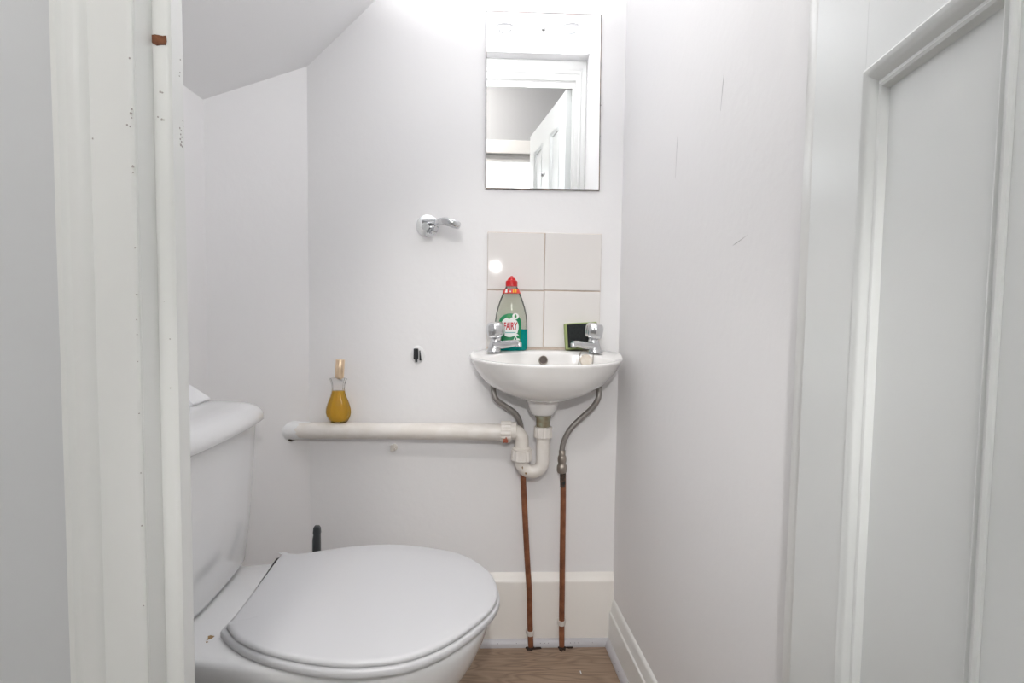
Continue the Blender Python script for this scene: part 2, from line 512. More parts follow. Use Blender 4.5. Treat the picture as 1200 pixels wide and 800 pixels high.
# ---- open panelled door on the right jamb
D0 = Vector((.3185, .5550, 0))
dd = Vector((-.1547, -.988, 0)).normalized()          # along the leaf, away from the hinge
dn = Vector((-dd.y, dd.x, 0))                          # leaf thickness
if dn.x < 0: dn = -dn                                  # points behind the visible face
def dp(s, n, z): return D0 + dd * s + dn * n + Vector((0, 0, z))
door = thing('door_1', dp(0, 0.0175, 0.0), kind='structure')
def dbox(s0, s1, n0, n1, z0, z1, bev=.0002):
    b = bx(s0, s1, n0, n1, z0, z1, bev=bev, seg=1)
    for v in b.verts: v.co = dp(v.co.x, v.co.y, v.co.z)
    return b
DW, DT, DZ0, DZ1 = .676, .035, .010, 1.846
S1, P1, P2, S2 = .100, .264, .412, .576
rails = [(DZ0, .22), (1.111, 1.27), (1.740, DZ1)]
for s in ((0, S1), (S2, DW)): obj('stile', dbox(*s, 0, DT, DZ0, DZ1), 'door_paint', door)
for z in rails: obj('rail', dbox(S1, S2, 0, DT, *z), 'door_paint', door)
for z in ((.22, 1.111), (1.27, 1.740)):
    obj('muntin', dbox(P1, P2, 0, DT, *z), 'door_paint', door)
    for a, b in ((S1, P1), (P2, S2)):
        obj('panel', dbox(a, b, .009, .026, *z), 'door_paint', door)
        for side in (0, 1):
            prof = [(0, .000), (.000, -.0015), (.0025, -.0028), (.006, -.002), (.011, .001), (.0155, .0045), (.018, .0042), (.020, .003), (.0225, .0038), (.0245, .0065), (.0255, .0092), (0, .0092)]
            rg = []
            for cs, cz, ds, dz in ((a, z[0], 1, 1), (b, z[0], -1, 1), (b, z[1], -1, -1), (a, z[1], 1, -1)):
                rg.append([dp(cs + ds * u * .82, n if not side else DT - n, cz + dz * u * .82) for u, n in prof])
            m2 = bmesh.new(); loft(m2, rg + [rg[0]], cap0=False, cap1=False)
            bmesh.ops.remove_doubles(m2, verts=m2.verts, dist=1e-6)
            obj('moulding', m2, 'door_paint', door, smooth=25)
for z in (.25, 1.6):
    b = bmesh.new(); tube(b, [dp(-.004, DT + .002, z - .04), dp(-.004, DT + .002, z + .04)], .005, 12)
    obj('hinge', b, 'chrome', door, smooth=True)
b = bmesh.new()
lathe(b, [(.0, -.0), (.024, 0), (.024, .004), (.010, .006), (.009, .03), (.022, .036), (.026, .046), (.022, .058), (.0, .062)][1:-1], mtx=align(dp(DW - .06, 0, 1.0), -dn), seg=24)
lathe(b, [(.024, 0), (.024, .004), (.010, .006), (.009, .03), (.022, .036), (.026, .046), (.022, .058)], mtx=align(dp(DW - .06, DT, 1.0), dn), seg=24)
obj('door_knob', b, 'clean_chrome', door, smooth=True)

# ---- skirtings and the vinyl strip at the floor
def run_x(prof, x0, x1):
    b = bmesh.new(); return loft(b, [[(x0, y, z) for y, z in prof], [(x1, y, z) for y, z in prof]])
struct('baseboard_back', run_x([(YB, 0), (1.483, 0), (1.483, .174), (1.4835, .178), (1.4855, .181), (1.489, .183), (1.494, .190), (YB, .197)], AX, wr(YB)), 'skirting_paint', smooth=30)
prof = [(0, 0), (.013, 0), (.013, .088), (.0125, .091), (.011, .093), (.0095, .0945), (.0085, .099), (.0065, .110), (.006, .117), (.0045, .122), (.002, .1255), (0, .127)]
bm = bmesh.new()
loft(bm, [[(wr(y) - d, y, z) for d, z in prof] for y in (1.483, .64)])
struct('baseboard_right', bm, 'gloss_paint', smooth=30)
q = [(0, 0), (.012, 0), (.012, .003), (.0105, .009), (.0065, .015), (.0025, .0185), (0, .0195)]
bm = bmesh.new(); loft(bm, [[(x, 1.483 - d, z) for d, z in q] for x in (AX + .01, .346)])
t5 = struct('trim_5', bm, 'vinyl_strip', smooth=40)
bm = bmesh.new(); loft(bm, [[(wr(y) - .013 - d, y, z) for d, z in q] for y in (1.481, .64)])
t6 = struct('trim_6', bm, 'vinyl_strip', smooth=40)
bm = bmesh.new(); random.seed(5)
for x in (.035, .085, .15, .162, .172, .232, .244, .253, .292, -.02):
    blob(bm, (x, 1.4735, .0115), .0009, 7, 'y', th=-.0006)
obj('nail_head', bm, 'black_plastic', t5, kind='stuff')
bm = bmesh.new()
for y in (1.45, 1.38, 1.35):
    blob(bm, (wr(y) - .013 - .0095, y, .0115), .0009, 7, 'x', th=-.0006)
obj('nail_head', bm, 'black_plastic', t6, kind='stuff')
# scuffs on the right wall
bm = bmesh.new()
def scuff(y0, z0, y1, z1, w):
    a, b = Vector((y0, z0)), Vector((y1, z1)); t = (b - a).normalized(); n = Vector((-t.y, t.x))
    pts = [a, a + (b - a) * .25 + n * w, a + (b - a) * .7 + n * w * .5, b, a + (b - a) * .6 - n * w * .3, a + (b - a) * .2 - n * w * .8]
    loft(bm, [[(wr(p.x) + .001, p.x, p.y) for p in pts], [(wr(p.x) - .0003, p.x, p.y) for p in pts]])
scuff(.9256, 1.300, .9330, 1.245, .0011)
scuff(.8748, 1.0185, .8279, 1.0297, .0008)
scuff(1.12, 1.26, 1.125, 1.18, .0007)
obj('scuff_mark', bm, 'scuff_grey', wall_right, kind='stuff')

# ------------------------------------------------------------------ toilet
wc = thing('toilet', (-.30, .95, 0), 'white close-coupled toilet with its lid down, beside the door frame', 'toilet')
lid_pts = [(-.389, .846), (-.3858, .836), (-.3559, .8042), (-.3099, .7767), (-.2507, .7553), (-.1973, .7449), (-.1541, .7455), (-.104, .7571), (-.055, .7910), (-.0128, .843), (.0126, .8904), (.0211, .9435),
           (.0035, 1.0150), (-.0444, 1.0795), (-.1113, 1.1119), (-.1886, 1.1290), (-.2641, 1.1214), (-.3229, 1.1019), (-.3595, 1.0885), (-.383, 1.0885), (-.3955, 1.0885), (-.3975, 1.083), (-.3945, 1.0), (-.391, .92)]
lid_o = closed_spline(lid_pts, 6)
mid = Vector((-.19, .94))
def tow(poly, k):          # pull an outline towards the seat centre
    return [(mid.x + (x - mid.x) * k, mid.y + (y - mid.y) * k) for x, y in poly]
bm = bmesh.new()
loft(bm, [ring(offset(lid_o, .006), .4262), ring(offset(lid_o, .001), .4268), ring(lid_o, .4285), ring(lid_o, .4315), ring(offset(lid_o, .0012), .4335), ring(offset(lid_o, .0035), .4350), ring(offset(lid_o, .007), .4357), ring(tow(lid_o, .8), .4365), ring(tow(lid_o, .4), .4370), ring(tow(lid_o, .1), .4372)])
obj('toilet_lid', bm, 'seat_plastic', wc, smooth=50)
seat_pts = [(x, y) for x, y in lid_pts]
seat_pts[0] = (-.397, .852); seat_pts[1] = (-.392, .838)
so = closed_spline(seat_pts, 6)
bm = bmesh.new()
loft(bm, [ring(offset(so, .008), .4115), ring(offset(so, -.001), .4122), ring(offset(so, -.003), .414), ring(offset(so, -.003), .4215), ring(offset(so, -.0015), .4237), ring(offset(so, .002), .4252), ring(offset(so, .010), .4256)])
obj('seat', bm, 'seat_plastic', wc, smooth=50)
# pan: horizontal sections, widest at the rim, narrow foot, shelf at the back
def pan_out(xf, xb, xw, wm, wb, n=30, cy=.945, rc=.02):
    pts = []
    for k in range(n + 1):                  # front: half ellipse from near side round to far side
        a = -PI / 2 + PI * k / n
        pts.append((xw + (xf - xw) * math.cos(a) ** .92, cy + wm * math.sin(a)))
    m = 14
    for k in range(1, m + 1):
        t = k / m; s = t * t * (3 - 2 * t)
        pts.append((xw + (xb + rc - xw) * t, cy + wm + (wb - wm) * s))
    for k in range(1, 5):
        a = PI / 2 + PI / 2 * k / 4
        pts.append((xb + rc + rc * math.cos(a), cy + wb - rc + rc * math.sin(a)))
    for k in range(0, 5):
        a = PI + PI / 2 * k / 4
        pts.append((xb + rc + rc * math.cos(a), cy - wb + rc + rc * math.sin(a)))
    for k in range(1, m):
        t = 1 - k / m; s = t * t * (3 - 2 * t)
        pts.append((xw + (xb + rc - xw) * t, cy - wm - (wb - wm) * s))
    return pts
secs = [(0.0, -.10, -.60, -.28, .105, .095), (.02, -.10, -.60, -.28, .105, .095), (.08, -.115, -.60, -.28, .095, .085), (.16, -.105, -.60, -.26, .102, .082), (.23, -.075, -.60, -.23, .125, .085), (.29, -.040, -.61, -.20, .150, .095),
        (.34, -.010, -.625, -.18, .170, .112), (.372, .003, -.632, -.17, .180, .128), (.390, .008, -.634, -.17, .185, .134), (.402, .009, -.634, -.17, .186, .136), (.408, .006, -.632, -.17, .184, .133), (.411, -.002, -.626, -.17, .178, .127)]
bm = bmesh.new()
loft(bm, [ring(pan_out(xf, xb, xw, wm, wb), z) for z, xf, xb, xw, wm, wb in secs])
obj('pan', bm, 'ceramic', wc, smooth=60)
def rrect(x0, x1, y0, y1, r, bow=0.0, n=6):
    pts = []
    for cx, cy, a0 in ((x1 - r, y0 + r, -PI / 2), (x1 - r, y1 - r, 0), (x0 + r * .4, y1 - r * .4, PI / 2), (x0 + r * .4, y0 + r * .4, PI)):
        rr = r if cx > (x0 + x1) / 2 else r * .4
        for k in range(n + 1):
            a = a0 + PI / 2 * k / n
            pts.append((cx + rr * math.cos(a), cy + rr * math.sin(a)))
    ym = (y0 + y1) / 2; hw = (y1 - y0) / 2
    # subdivide the front edge so that it can bow
    front = [(x1, y0 + r + (y1 - y0 - 2 * r) * k / 10) for k in range(1, 10)]
    pts = pts[:n + 1] + front + pts[n + 1:]
    return [(x + (bow * (1 - ((y - ym) / hw) ** 2) if x > (x0 + x1) / 2 else 0), y) for x, y in pts]
cb = []
for z, xf, hw in ((.4115, -.482, .147), (.416, -.474, .154), (.425, -.470, .158), (.50, -.464, .168), (.60, -.459, .177), (.689, -.456, .183)):
    cb.append(ring(rrect(-.632, xf, .952 - hw, .952 + hw, .03, .012), z))
bm = bmesh.new(); loft(bm, cb)
obj('cistern', bm, 'ceramic', wc, smooth=50)
lo = lambda d: rrect(-.633 + d * .2, -.444 - d, .952 - .196 + d, .952 + .196 - d, .035, .014)
bm = bmesh.new()
loft(bm, [ring(lo(.010), .6895), ring(lo(.003), .690), ring(lo(.0), .693), ring(lo(.0), .703), ring(lo(.0025), .711), ring(lo(.008), .718), ring(lo(.016), .7235), ring(lo(.03), .7275), ring(lo(.05), .7295), ring(lo(.08), .7305)])
cl = obj('cistern_lid', bm, 'ceramic', wc, smooth=60)
bm = bmesh.new(); lathe(bm, [(.021, .7290), (.021, .7345), (.018, .7355), (.017, .7345), (.002, .7345)], (-.545, .952, 0), 28)
obj('flush_button', bm, 'clean_chrome', cl, smooth=True)
bm = bmesh.new(); random.seed(3)
blob(bm, (-.417, .8455, .4108), .0060, 10, 'z', .5, .0009)
blob(bm, (-.4165, .8340, .4108), .0016, 8, 'z', .5, .0007)
obj('rust_stain', bm, 'rust_stain', wc, label='brown rust stain by the seat hinge')
# folded paper on the cistern
bm = bmesh.new()
P = [(-.605, 1.00, .7303), (-.532, 1.035, .7303), (-.537, 1.12, .7303), (-.615, 1.11, .7303)]
T = [(-.608, 1.03, .784), (-.575, 1.045, .774), (-.578, 1.09, .772), (-.615, 1.10, .782)]
loft(bm, [P, T])
bmesh.ops.bevel(bm, geom=bm.edges[:], offset=.004, segments=2, affect='EDGES')
o = obj('paper_pack', bm, 'paper', smooth=40, at=(-.56, 1.07, .7303))
tag(o, 'white folded paper lying on the toilet cistern lid by the door frame', 'paper')

# toilet brush behind the pan
tb = thing('toilet_brush', (-.3945, 1.30, 0), 'dark grey toilet brush handle sticking up behind the toilet seat', 'toilet brush')
bm = bmesh.new(); lathe(bm, [(.050, 0), (.052, .004), (.046, .10), (.043, .115), (.040, .115), (.040, .10)], (-.3945, 1.30, 0), 32)
obj('holder', bm, 'dark_grey_plastic', tb, smooth=True)
bm = bmesh.new()
rg = []
for z, hx, hy in ((.05, .005, .005), (.20, .005, .005), (.27, .0065, .006), (.33, .0088, .007), (.375, .0085, .007), (.385, .0075, .007), (.39, .0085, .007), (.402, .0075, .006), (.406, .005, .004)):
    rg.append([(-.3945 + hx * sx * f + (.001 if z > .38 else 0), 1.30 + hy * sy * g, z) for sx, sy, f, g in ((-1, -1, 1, .6), (-1, -1, .6, 1), (1, -1, .6, 1), (1, -1, 1, .6), (1, 1, 1, .6), (1, 1, .6, 1), (-1, 1, .6, 1), (-1, 1, 1, .6))])
loft(bm, rg)
obj('handle', bm, 'dark_grey_plastic', tb)
bm = bmesh.new(); lathe(bm, [(.004, .012), (.030, .015), (.034, .05), (.030, .085), (.004, .09)], (-.3945, 1.30, 0), 20, mod=lambda a, z: 1 + .08 * math.sin(10 * a))
obj('bristle_head', bm, 'print_white', tb)

# ------------------------------------------------------------------ basin
bc = Vector((.147, 1.36))
half = [(0, 1.2555), (.05, 1.260), (.095, 1.274), (.135, 1.303), (.168, 1.345), (.188, 1.39), (.1935, 1.413), (.190, 1.430), (.178, 1.455), (.166, 1.480), (.163, 1.4975)]
full = [(bc.x + x, y) for x, y in half] + [(bc.x - x, y) for x, y in half[::-1][:-1]]
fine = []
sp = smooth_path([(bc.x + x, y, 0) for x, y in half], 8)
fine = [(p.x, p.y) for p in sp] + [(2 * bc.x - p.x, p.y) for p in sp[::-1]]
def by_angle(poly, n=96):
    out = []
    for k in range(n):
        a = 2 * PI * k / n
        d = Vector((math.cos(a), math.sin(a)))
        best = None
        for i in range(len(poly)):
            p, q2 = Vector(poly[i]), Vector(poly[(i + 1) % len(poly)])
            e = q2 - p
            den = d.x * e.y - d.y * e.x
            if abs(den) < 1e-12: continue
            w = p - bc
            t = (w.x * e.y - w.y * e.x) / den
            s = (w.x * d.y - w.y * d.x) / den
            if t > 0 and -1e-6 <= s <= 1 + 1e-6 and (best is None or t > best): best = t
        out.append((bc.x + d.x * best, bc.y + d.y * best))
    return out
RO = by_angle(fine)
def rim_z(y):
    t = min(max((y - 1.385) / .05, 0), 1); t = t * t * (3 - 2 * t)
    return .790 + .004 * (y - 1.255) / .16 + t * .0125
def scaled(k, ky, z):   # shrink towards the wall side centre
    return [(.141 + (x - .141) * k if k < .8 else bc.x + (x - bc.x) * k, 1.4975 - (1.4975 - y) * ky if ky < 1 else y, z) for x, y in RO]
rings = []
for k, ky, z in ((.10, .45, .686), (.22, .52, .6865), (.34, .60, .690), (.46, .68, .6965), (.58, .76, .7055), (.70, .835, .7175), (.795, .89, .7315), (.87, .935, .747), (.925, .965, .762), (.965, .985, .776)):
    rings.append(scaled(k, ky, z))
rings.append([(bc.x + (x - bc.x) * .992, y if y > 1.48 else y + .001, rim_z(y) - .008) for x, y in RO])
rings.append([(x, y, rim_z(y) - .004) for x, y in RO])
ins = lambda d: offset(RO, d)
rings.append([(x, min(y, 1.4975), rim_z(y) - .001) for x, y in ins(.0012)])
rings.append([(x, min(y, 1.4975), rim_z(y)) for x, y in ins(.004)])
def inner(hw, yf, yb):
    out = []
    for k in range(96):
        a = 2 * PI * k / 96
        c, s = math.cos(a), math.sin(a)
        e = 2.6
        rr = (abs(c) ** e + abs(s) ** e) ** (-1 / e)
        ym = 1.36
        out.append((bc.x + hw * rr * c, ym + (yb - ym if s > 0 else ym - yf) * rr * s))
    return out
def inner_ok(p, margin=.011):
    # keep the bowl edge inside the front rim
    return p
I0 = inner(.164, 1.268, 1.424)
RI = ins(.012)
I0 = [(i if (Vector(i) - bc).length < (Vector(r) - bc).length else r) for i, r in zip(I0, RI)]
shr = lambda P, k: [(bc.x + (x - bc.x) * k, 1.37 + (y - 1.37) * k) for x, y in P]
rings.append([(x, y, rim_z(y)) for x, y in shr(I0, 1.015)])
rings.append([(x, y, rim_z(y) - .0015) for x, y in I0])
rings.append([(x, y, rim_z(y) - .006) for x, y in shr(I0, .985)])
for k, z in ((.95, .772), (.88, .748), (.76, .726), (.58, .711), (.36, .704), (.12, .701)):
    rings.append(ring(shr(I0, k), z))
bs = thing('basin', (.147, 1.40, .69), 'small white wall-hung hand basin with two chrome taps under the splashback', 'basin')
bm = bmesh.new(); loft(bm, rings)
obj('bowl', bm, 'basin_ceramic', bs, smooth=70)
bm = bmesh.new()
lathe(bm, [(.045, .694), (.042, .684), (.0405, .678), (.036, .662), (.031, .650), (.0265, .6455), (.010, .645)], (.141, 1.43, 0), 32)
obj('waste_boss', bm, 'basin_ceramic', bs, smooth=50)
# overflow ring on the back of the bowl
on = Vector((0, -1, .25)).normalized()
oc = Vector((.1392, 1.4165, .7868))
bm = bmesh.new(); lathe(bm, [(.0115, -.006), (.0115, .0012), (.0105, .002), (.0090, .001), (.0088, -.006)], mtx=align(oc, on), seg=28)
obj('overflow_ring', bm, 'nickel', bs, smooth=True)
bm = bmesh.new(); lathe(bm, [(.0090, -.0045), (.0090, -.0005), (.002, -.0005)], mtx=align(oc, on), seg=24)
obj('overflow_dark_disc', bm, 'overflow_shade', bs)  # solid disc coloured dark for the shade inside the opening
bm = bmesh.new(); lathe(bm, [(.018, .7005), (.018, .7025), (.014, .703), (.012, .7015), (.002, .7015)], (.147, 1.37, 0), 24)
obj('drain', bm, 'chrome', bs, smooth=True)

# ------------------------------------------------------------------ taps (spouts turned towards the bowl)
def tap(x, y, sgn, label):
    z0 = rim_z(y) - .0004
    t = thing('tap', (x, y, z0), label, 'tap', 'chrome basin taps')
    b = bmesh.new()
    rg = []
    for k, (zz, r, lean) in enumerate(((0, .0195, 0), (.003, .0195, 0), (.005, .0180, .0005), (.014, .0160, .002), (.024, .0145, .004), (.032, .0140, .005), (.036, .0115, .006), (.044, .010, .006))):
        rg.append([(x + sgn * lean + r * math.cos(2 * PI * i / 28), y + r * .95 * math.sin(2 * PI * i / 28), z0 + zz) for i in range(28)])
    loft(b, rg)
    obj('body', b, 'chrome', t, smooth=50)
    b = bmesh.new()
    dx, dy = sgn * .87, -.50
    path = smooth_path([(x + sgn * .002, y, z0 + .018), (x + dx * .018, y + dy * .018, z0 + .019), (x + dx * .040, y + dy * .040, z0 + .0215), (x + dx * .060, y + dy * .060, z0 + .0245), (x + dx * .073, y + dy * .073, z0 + .0245)], 5)
    n = len(path)
    rad = [.0135 - .0065 * (i / (n - 1)) ** .7 for i in range(n)]
    tube(b, path, rad, 18, flat=(1.15, 1.0))
    obj('spout', b, 'chrome', t, smooth=50)
    b = bmesh.new()
    e = Vector((x + dx * .0700, y + dy * .0700, z0 + .021))
    lathe(b, [(.0060, -.0055), (.0072, -.005), (.0072, .004), (.006, .006)], mtx=align(e, (0, 0, 1)), seg=18)
    obj('nozzle', b, 'clean_chrome', t, smooth=True)
    b = bmesh.new()
    ax = Vector((-sgn * .12, -.10, 1)).normalized()
    lathe(b, [(.008, .0), (.0165, .001), (.0205, .004), (.0228, .010), (.0232, .020), (.0225, .030), (.0195, .036), (.015, .0385), (.004, .039)], mtx=align((x + sgn * .006, y, z0 + .037), ax), seg=48,
          mod=lambda a, z: 1 + .035 * math.cos(8 * a))
    h = obj('tap_head', b, 'chrome', t, smooth=50)
    return t
tap(.0145, 1.429, 1, 'chrome basin tap in front of the washing-up liquid bottle')
tap(.2730, 1.429, -1, 'chrome basin tap in front of the green and black sponge')

# basin plug with its bead chain
pg = thing('basin_plug', (.236, 1.41, .80), 'cream basin plug on a bead chain hanging over the rim by the sponge', 'plug')
bm = bmesh.new()
pn = Vector((-.05, -.92, .40)).normalized()
lathe(bm, [(.003, -.003), (.0135, -.003), (.0155, .001), (.0155, .005), (.013, .007), (.002, .007)], mtx=align((.2470, 1.4115, .7870), pn), seg=28)
obj('plug', bm, 'plug_rubber', pg, smooth=40)
bm = bmesh.new(); random.seed(2)
def chain(pts):
    sp2 = smooth_path(pts, 24)
    last = None
    for p in sp2:
        if last is None or (p - last).length >= .0031:
            t2 = bmesh.new(); bmesh.ops.create_icosphere(t2, subdivisions=1, radius=.0016)
            merge(bm, t2, Matrix.Translation(p)); last = p
chain([(.224, 1.399, .7705), (.228, 1.404, .785), (.232, 1.414, .802), (.237, 1.428, .8085), (.247, 1.437, .8095), (.258, 1.433, .809), (.2655, 1.418, .805), (.2645, 1.408, .795), (.262, 1.399, .780)])
obj('chain', bm, 'nickel', pg, smooth=True)
bm = bmesh.new(); lathe(bm, [(.002, -.004), (.0055, -.003), (.0062, 0), (.0055, .003), (.002, .004)], mtx=align((.2205, 1.397, .7705), (.8, -.5, .2)), seg=16)
obj('chain_stay', bm, 'chrome', pg, smooth=True)

# ------------------------------------------------------------------ waste pipe and trap
wp = thing('waste_pipe', (-.2, 1.45, .60), 'cream painted plastic waste pipe and bottle trap running left from the basin', 'pipe')
def pyy(x): return 1.434 + (.05 - x) * .055
xl = -.56
bm = bmesh.new(); tube(bm, [(-.512, pyy(-.512), .5935), (-.3, pyy(-.3), .596), (.058, pyy(.058), .5985)], .0212, 28)
obj('pipe', bm, 'white_plastic', wp, smooth=50)
# plaster collar where it meets the angled wall
bm = bmesh.new(); random.seed(9)
rg = []
for k, (d, r) in enumerate(((0, .030), (.012, .0275), (.03, .0245), (.05, .0222), (.075, .0214))):
    rg.append([(-.535 + d, pyy(-.535) + r * math.cos(2 * PI * i / 24) * (1 + .08 * random.random()), .5935 + r * math.sin(2 * PI * i / 24) * (1 + .08 * random.random())) for i in range(24)])
loft(bm, rg)
obj('plaster_collar', bm, 'white_filler', wp, smooth=50)
bm = bmesh.new(); blob(bm, (-.497, 1.4335, .5745), .0035, 9, 'y', .5, -.003, 2.2)
obj('wall_gap_shade', bm, 'dirt_and_gap_dark', wp)  # dark flake stands for the shade in the hole under the pipe
def nut(c, d, r, L, n=14):
    b = bmesh.new()
    t2 = bmesh.new()
    rgs = []
    for zz, rr in ((-L / 2, r * .86), (-L / 2, r * .97), (-L / 2 + .002, r), (L / 2 - .002, r), (L / 2, r * .97), (L / 2, r * .86)):
        rgs.append([(rr * (1 if (i % 4) in (0, 1) else .945) * math.cos(2 * PI * i / (n * 4)), rr * (1 if (i % 4) in (0, 1) else .945) * math.sin(2 * PI * i / (n * 4)), zz) for i in range(n * 4)])
    loft(t2, rgs)
    merge(b, t2, align(c, d))
    return b
TY = 1.43
xL, xR = .0885, .1435
nt1 = obj('compression_nut', nut((.0480, 1.434, .6005), (1, -.055, .004), .0268, .026), 'white_plastic', wp)
bm = bmesh.new()
for dx, z, r in ((-.002, .583, .0028), (.003, .581, .0022), (0, .589, .0016), (-.004, .578, .0026), (.002, .5775, .0022)):
    blob(bm, (.048 + dx, 1.4135 + (.587 - z) * .35, z), r, 8, 'y', .5, -.0065, 1.6)
obj('paint_mark', bm, 'joint_paint', nt1, label='dull red jointing marks')
# elbow and left drop
zc = .6025
elbow = [(.058, TY + .002, zc)] + [(xL - .026 + .026 * math.sin(a), TY, zc - .026 + .026 * math.cos(a)) for a in [PI / 2 * k / 8 for k in range(9)]] + [(xL, TY, .545)]
bm = bmesh.new(); tube(bm, elbow, .0178, 28, up=(0, 1, 0)); lathe(bm, [(.0215, -.006), (.0225, -.004), (.0225, .008), (.0185, .010)], mtx=align((.0655, TY + .001, zc), (1, 0, 0)), seg=28)
obj('elbow', bm, 'white_plastic', wp, smooth=50)
bm = nut((xL + .0005, TY, .5405), (0, 0, 1), .0268, .028)
lathe(bm, [(.0185, .0), (.0235, .0), (.0235, .004), (.0215, .006), (.0185, .006)], (xL + .0005, TY, .555), 28)
obj('compression_nut', bm, 'white_plastic', wp)
ru = (xR - xL) / 2
ub = [(xL, TY, .530)] + [(xL + ru - ru * math.cos(a), TY, .524 - ru * math.sin(a)) for a in [PI * k / 16 for k in range(17)]] + [(xR, TY, .605)]
bm = bmesh.new(); tube(bm, ub, .0172, 28, up=(0, 1, 0))
tr = obj('trap_bend', bm, 'white_plastic', wp, smooth=50)
bm = bmesh.new()
blob(bm, (.0905, TY - .0178, .512), .0035, 8, 'y', .4, -.001, .45)
blob(bm, (.0990, TY - .0172, .4965), .0034, 8, 'y', .6, -.0015, 1.1)
obj('paint_mark', bm, 'rust_stain', tr)
obj('compression_nut', nut((xR - .0005, TY, .6005), (0, 0, 1), .0238, .028), 'white_plastic', wp)
bm = bmesh.new(); lathe(bm, [(.0175, .600), (.0175, .638), (.0205, .638), (.021, .645), (.019, .648), (.006, .648)], (xR - .001, TY, 0), 28)
obj('waste_tail', bm, 'brass_tail', wp, smooth=40, label='green tarnished metal waste tail')

# small broken clip below the pipe
sc_ = thing('pipe_clip', (-.2487, 1.5, .545), 'broken cream plastic clip on the back wall under the waste pipe', 'pipe clip')
bm = bmesh.new()
rg = [[(-.2485 + r * math.cos(2 * PI * i / 14), YB - d, .5415 + r * math.sin(2 * PI * i / 14)) for i in range(14)] for d, r in ((0, .0095), (.003, .0088), (.004, .005))]
loft(bm, rg); obj('base', bm, 'white_plastic', sc_, smooth=40)
bm = bmesh.new(); box(bm, -.2565, -.2475, 1.482, 1.4965, .534, .550, bev=.002); box(bm, -.2475, -.2435, 1.485, 1.4965, .536, .544, bev=.0012)
obj('jaw', bm, 'white_plastic', sc_)

# ------------------------------------------------------------------ supply pipes
def supply(path_cu, path_hose, label, verd=None, clip_z=.06, fit=None):
    t = thing('supply_pipe', (path_cu[-1][0], path_cu[-1][1], 0), label, 'pipe', 'water pipes under the basin')
    b = bmesh.new(); tube(b, smooth_path(path_cu, 6), .0076, 18)
    obj('copper_pipe', b, 'copper', t, smooth=60)
    b = bmesh.new(); tube(b, smooth_path(path_hose, 8), .0073, 18)
    obj('flexible_hose', b, 'braid', t, smooth=60, label='braided steel hose')
    if verd:
        b = bmesh.new(); tube(b, verd, [.0077, .0079, .0077], 14); obj('verdigris_band', b, 'verdigris', t, smooth=60)
    if fit:
        x, y, zt, zb = fit
        b = bmesh.new()
        lathe(b, [(.0078, zt + .016), (.0086, zt + .015), (.0086, zt + .002), (.0105, zt), (.0112, zt - .004), (.0112, zt - .014), (.0100, zt - .017), (.0100, zt - .022), (.0125, zt - .025), (.0132, zt - .030), (.0132, zt - .038), (.0115, zt - .044), (.0080, zt - .046)], (x, y, 0), 24, mod=lambda a, z: 1 + .03 * math.cos(6 * a))
        obj('compression_fitting', b, 'nickel', t, smooth=40)
    # saddle clip on the skirting
    i = min(range(len(path_cu)), key=lambda k: abs(path_cu[k][2] - clip_z))
    p = None
    sp3 = smooth_path(path_cu, 12)
    p = min(sp3, key=lambda q3: abs(q3.z - clip_z))
    b = bmesh.new()
    lathe(b, [(.0080, -.0065), (.0098, -.0060), (.0098, .0060), (.0080, .0065)], mtx=Matrix.Translation((p.x, p.y, clip_z)), seg=20)
    box(b, p.x - .0115, p.x + .0115, p.y + .003, 1.4838 if clip_z < .17 else YB, clip_z - .006, clip_z + .006, bev=.0015)
    obj('pipe_clip', b, 'clip_plastic', t, smooth=40, label='white plastic saddle clip')
    # dark grime where it goes through the floor
    b = bmesh.new()
    fx, fy = path_cu[-1][0], path_cu[-1][1]
    blob(b, (fx, fy - .002, .0), .0135, 12, 'z', .3, .0035)
    blob(b, (fx + .016, fy, .0), .007, 9, 'z', .6, .0025, 1.6)
    blob(b, (fx - .003, fy - .012, .0), .006, 9, 'z', .6, .0025)
    obj('floor_grime', b, 'dirt_and_gap_dark', t)
    return t
random.seed(21)
CY = 1.4725
supply([(.0935, CY, .545), (.0965, CY, .4651), (.1050, CY, .33), (.1084, CY, .2786), (.1128, CY, .215), (.1172, CY, .1606), (.1205, CY, .07), (.1243, CY, .0)],
       [(.0135, 1.462, .7130), (.0130, 1.462, .7060), (.0215, 1.458, .6807), (.0456, 1.464, .6607), (.0727, 1.468, .6406), (.0868, 1.471, .612), (.0920, CY, .575), (.0935, CY, .540)],
       'left copper pipe under the basin, its hose passing behind the white trap', clip_z=.0416)
supply([(.1995, CY, .500), (.2026, CY, .4814), (.2045, CY, .40), (.2053, CY, .2782), (.2062, CY, .17), (.2069, CY, .0694), (.2082, CY, .0)],
       [(.2915, 1.462, .7150), (.2912, 1.462, .7090), (.2898, 1.456, .6849), (.2749, 1.462, .6576), (.2484, 1.468, .6302), (.2174, 1.471, .596), (.2010, CY, .5573), (.1992, CY, .520)],
       'right copper pipe under the basin, joined to a braided hose in the open', verd=[(.2008, CY - .0006, .494), (.2020, CY - .0012, .4814), (.2033, CY - .0003, .443)], clip_z=.0694, fit=(.1993, CY, .526, .48))

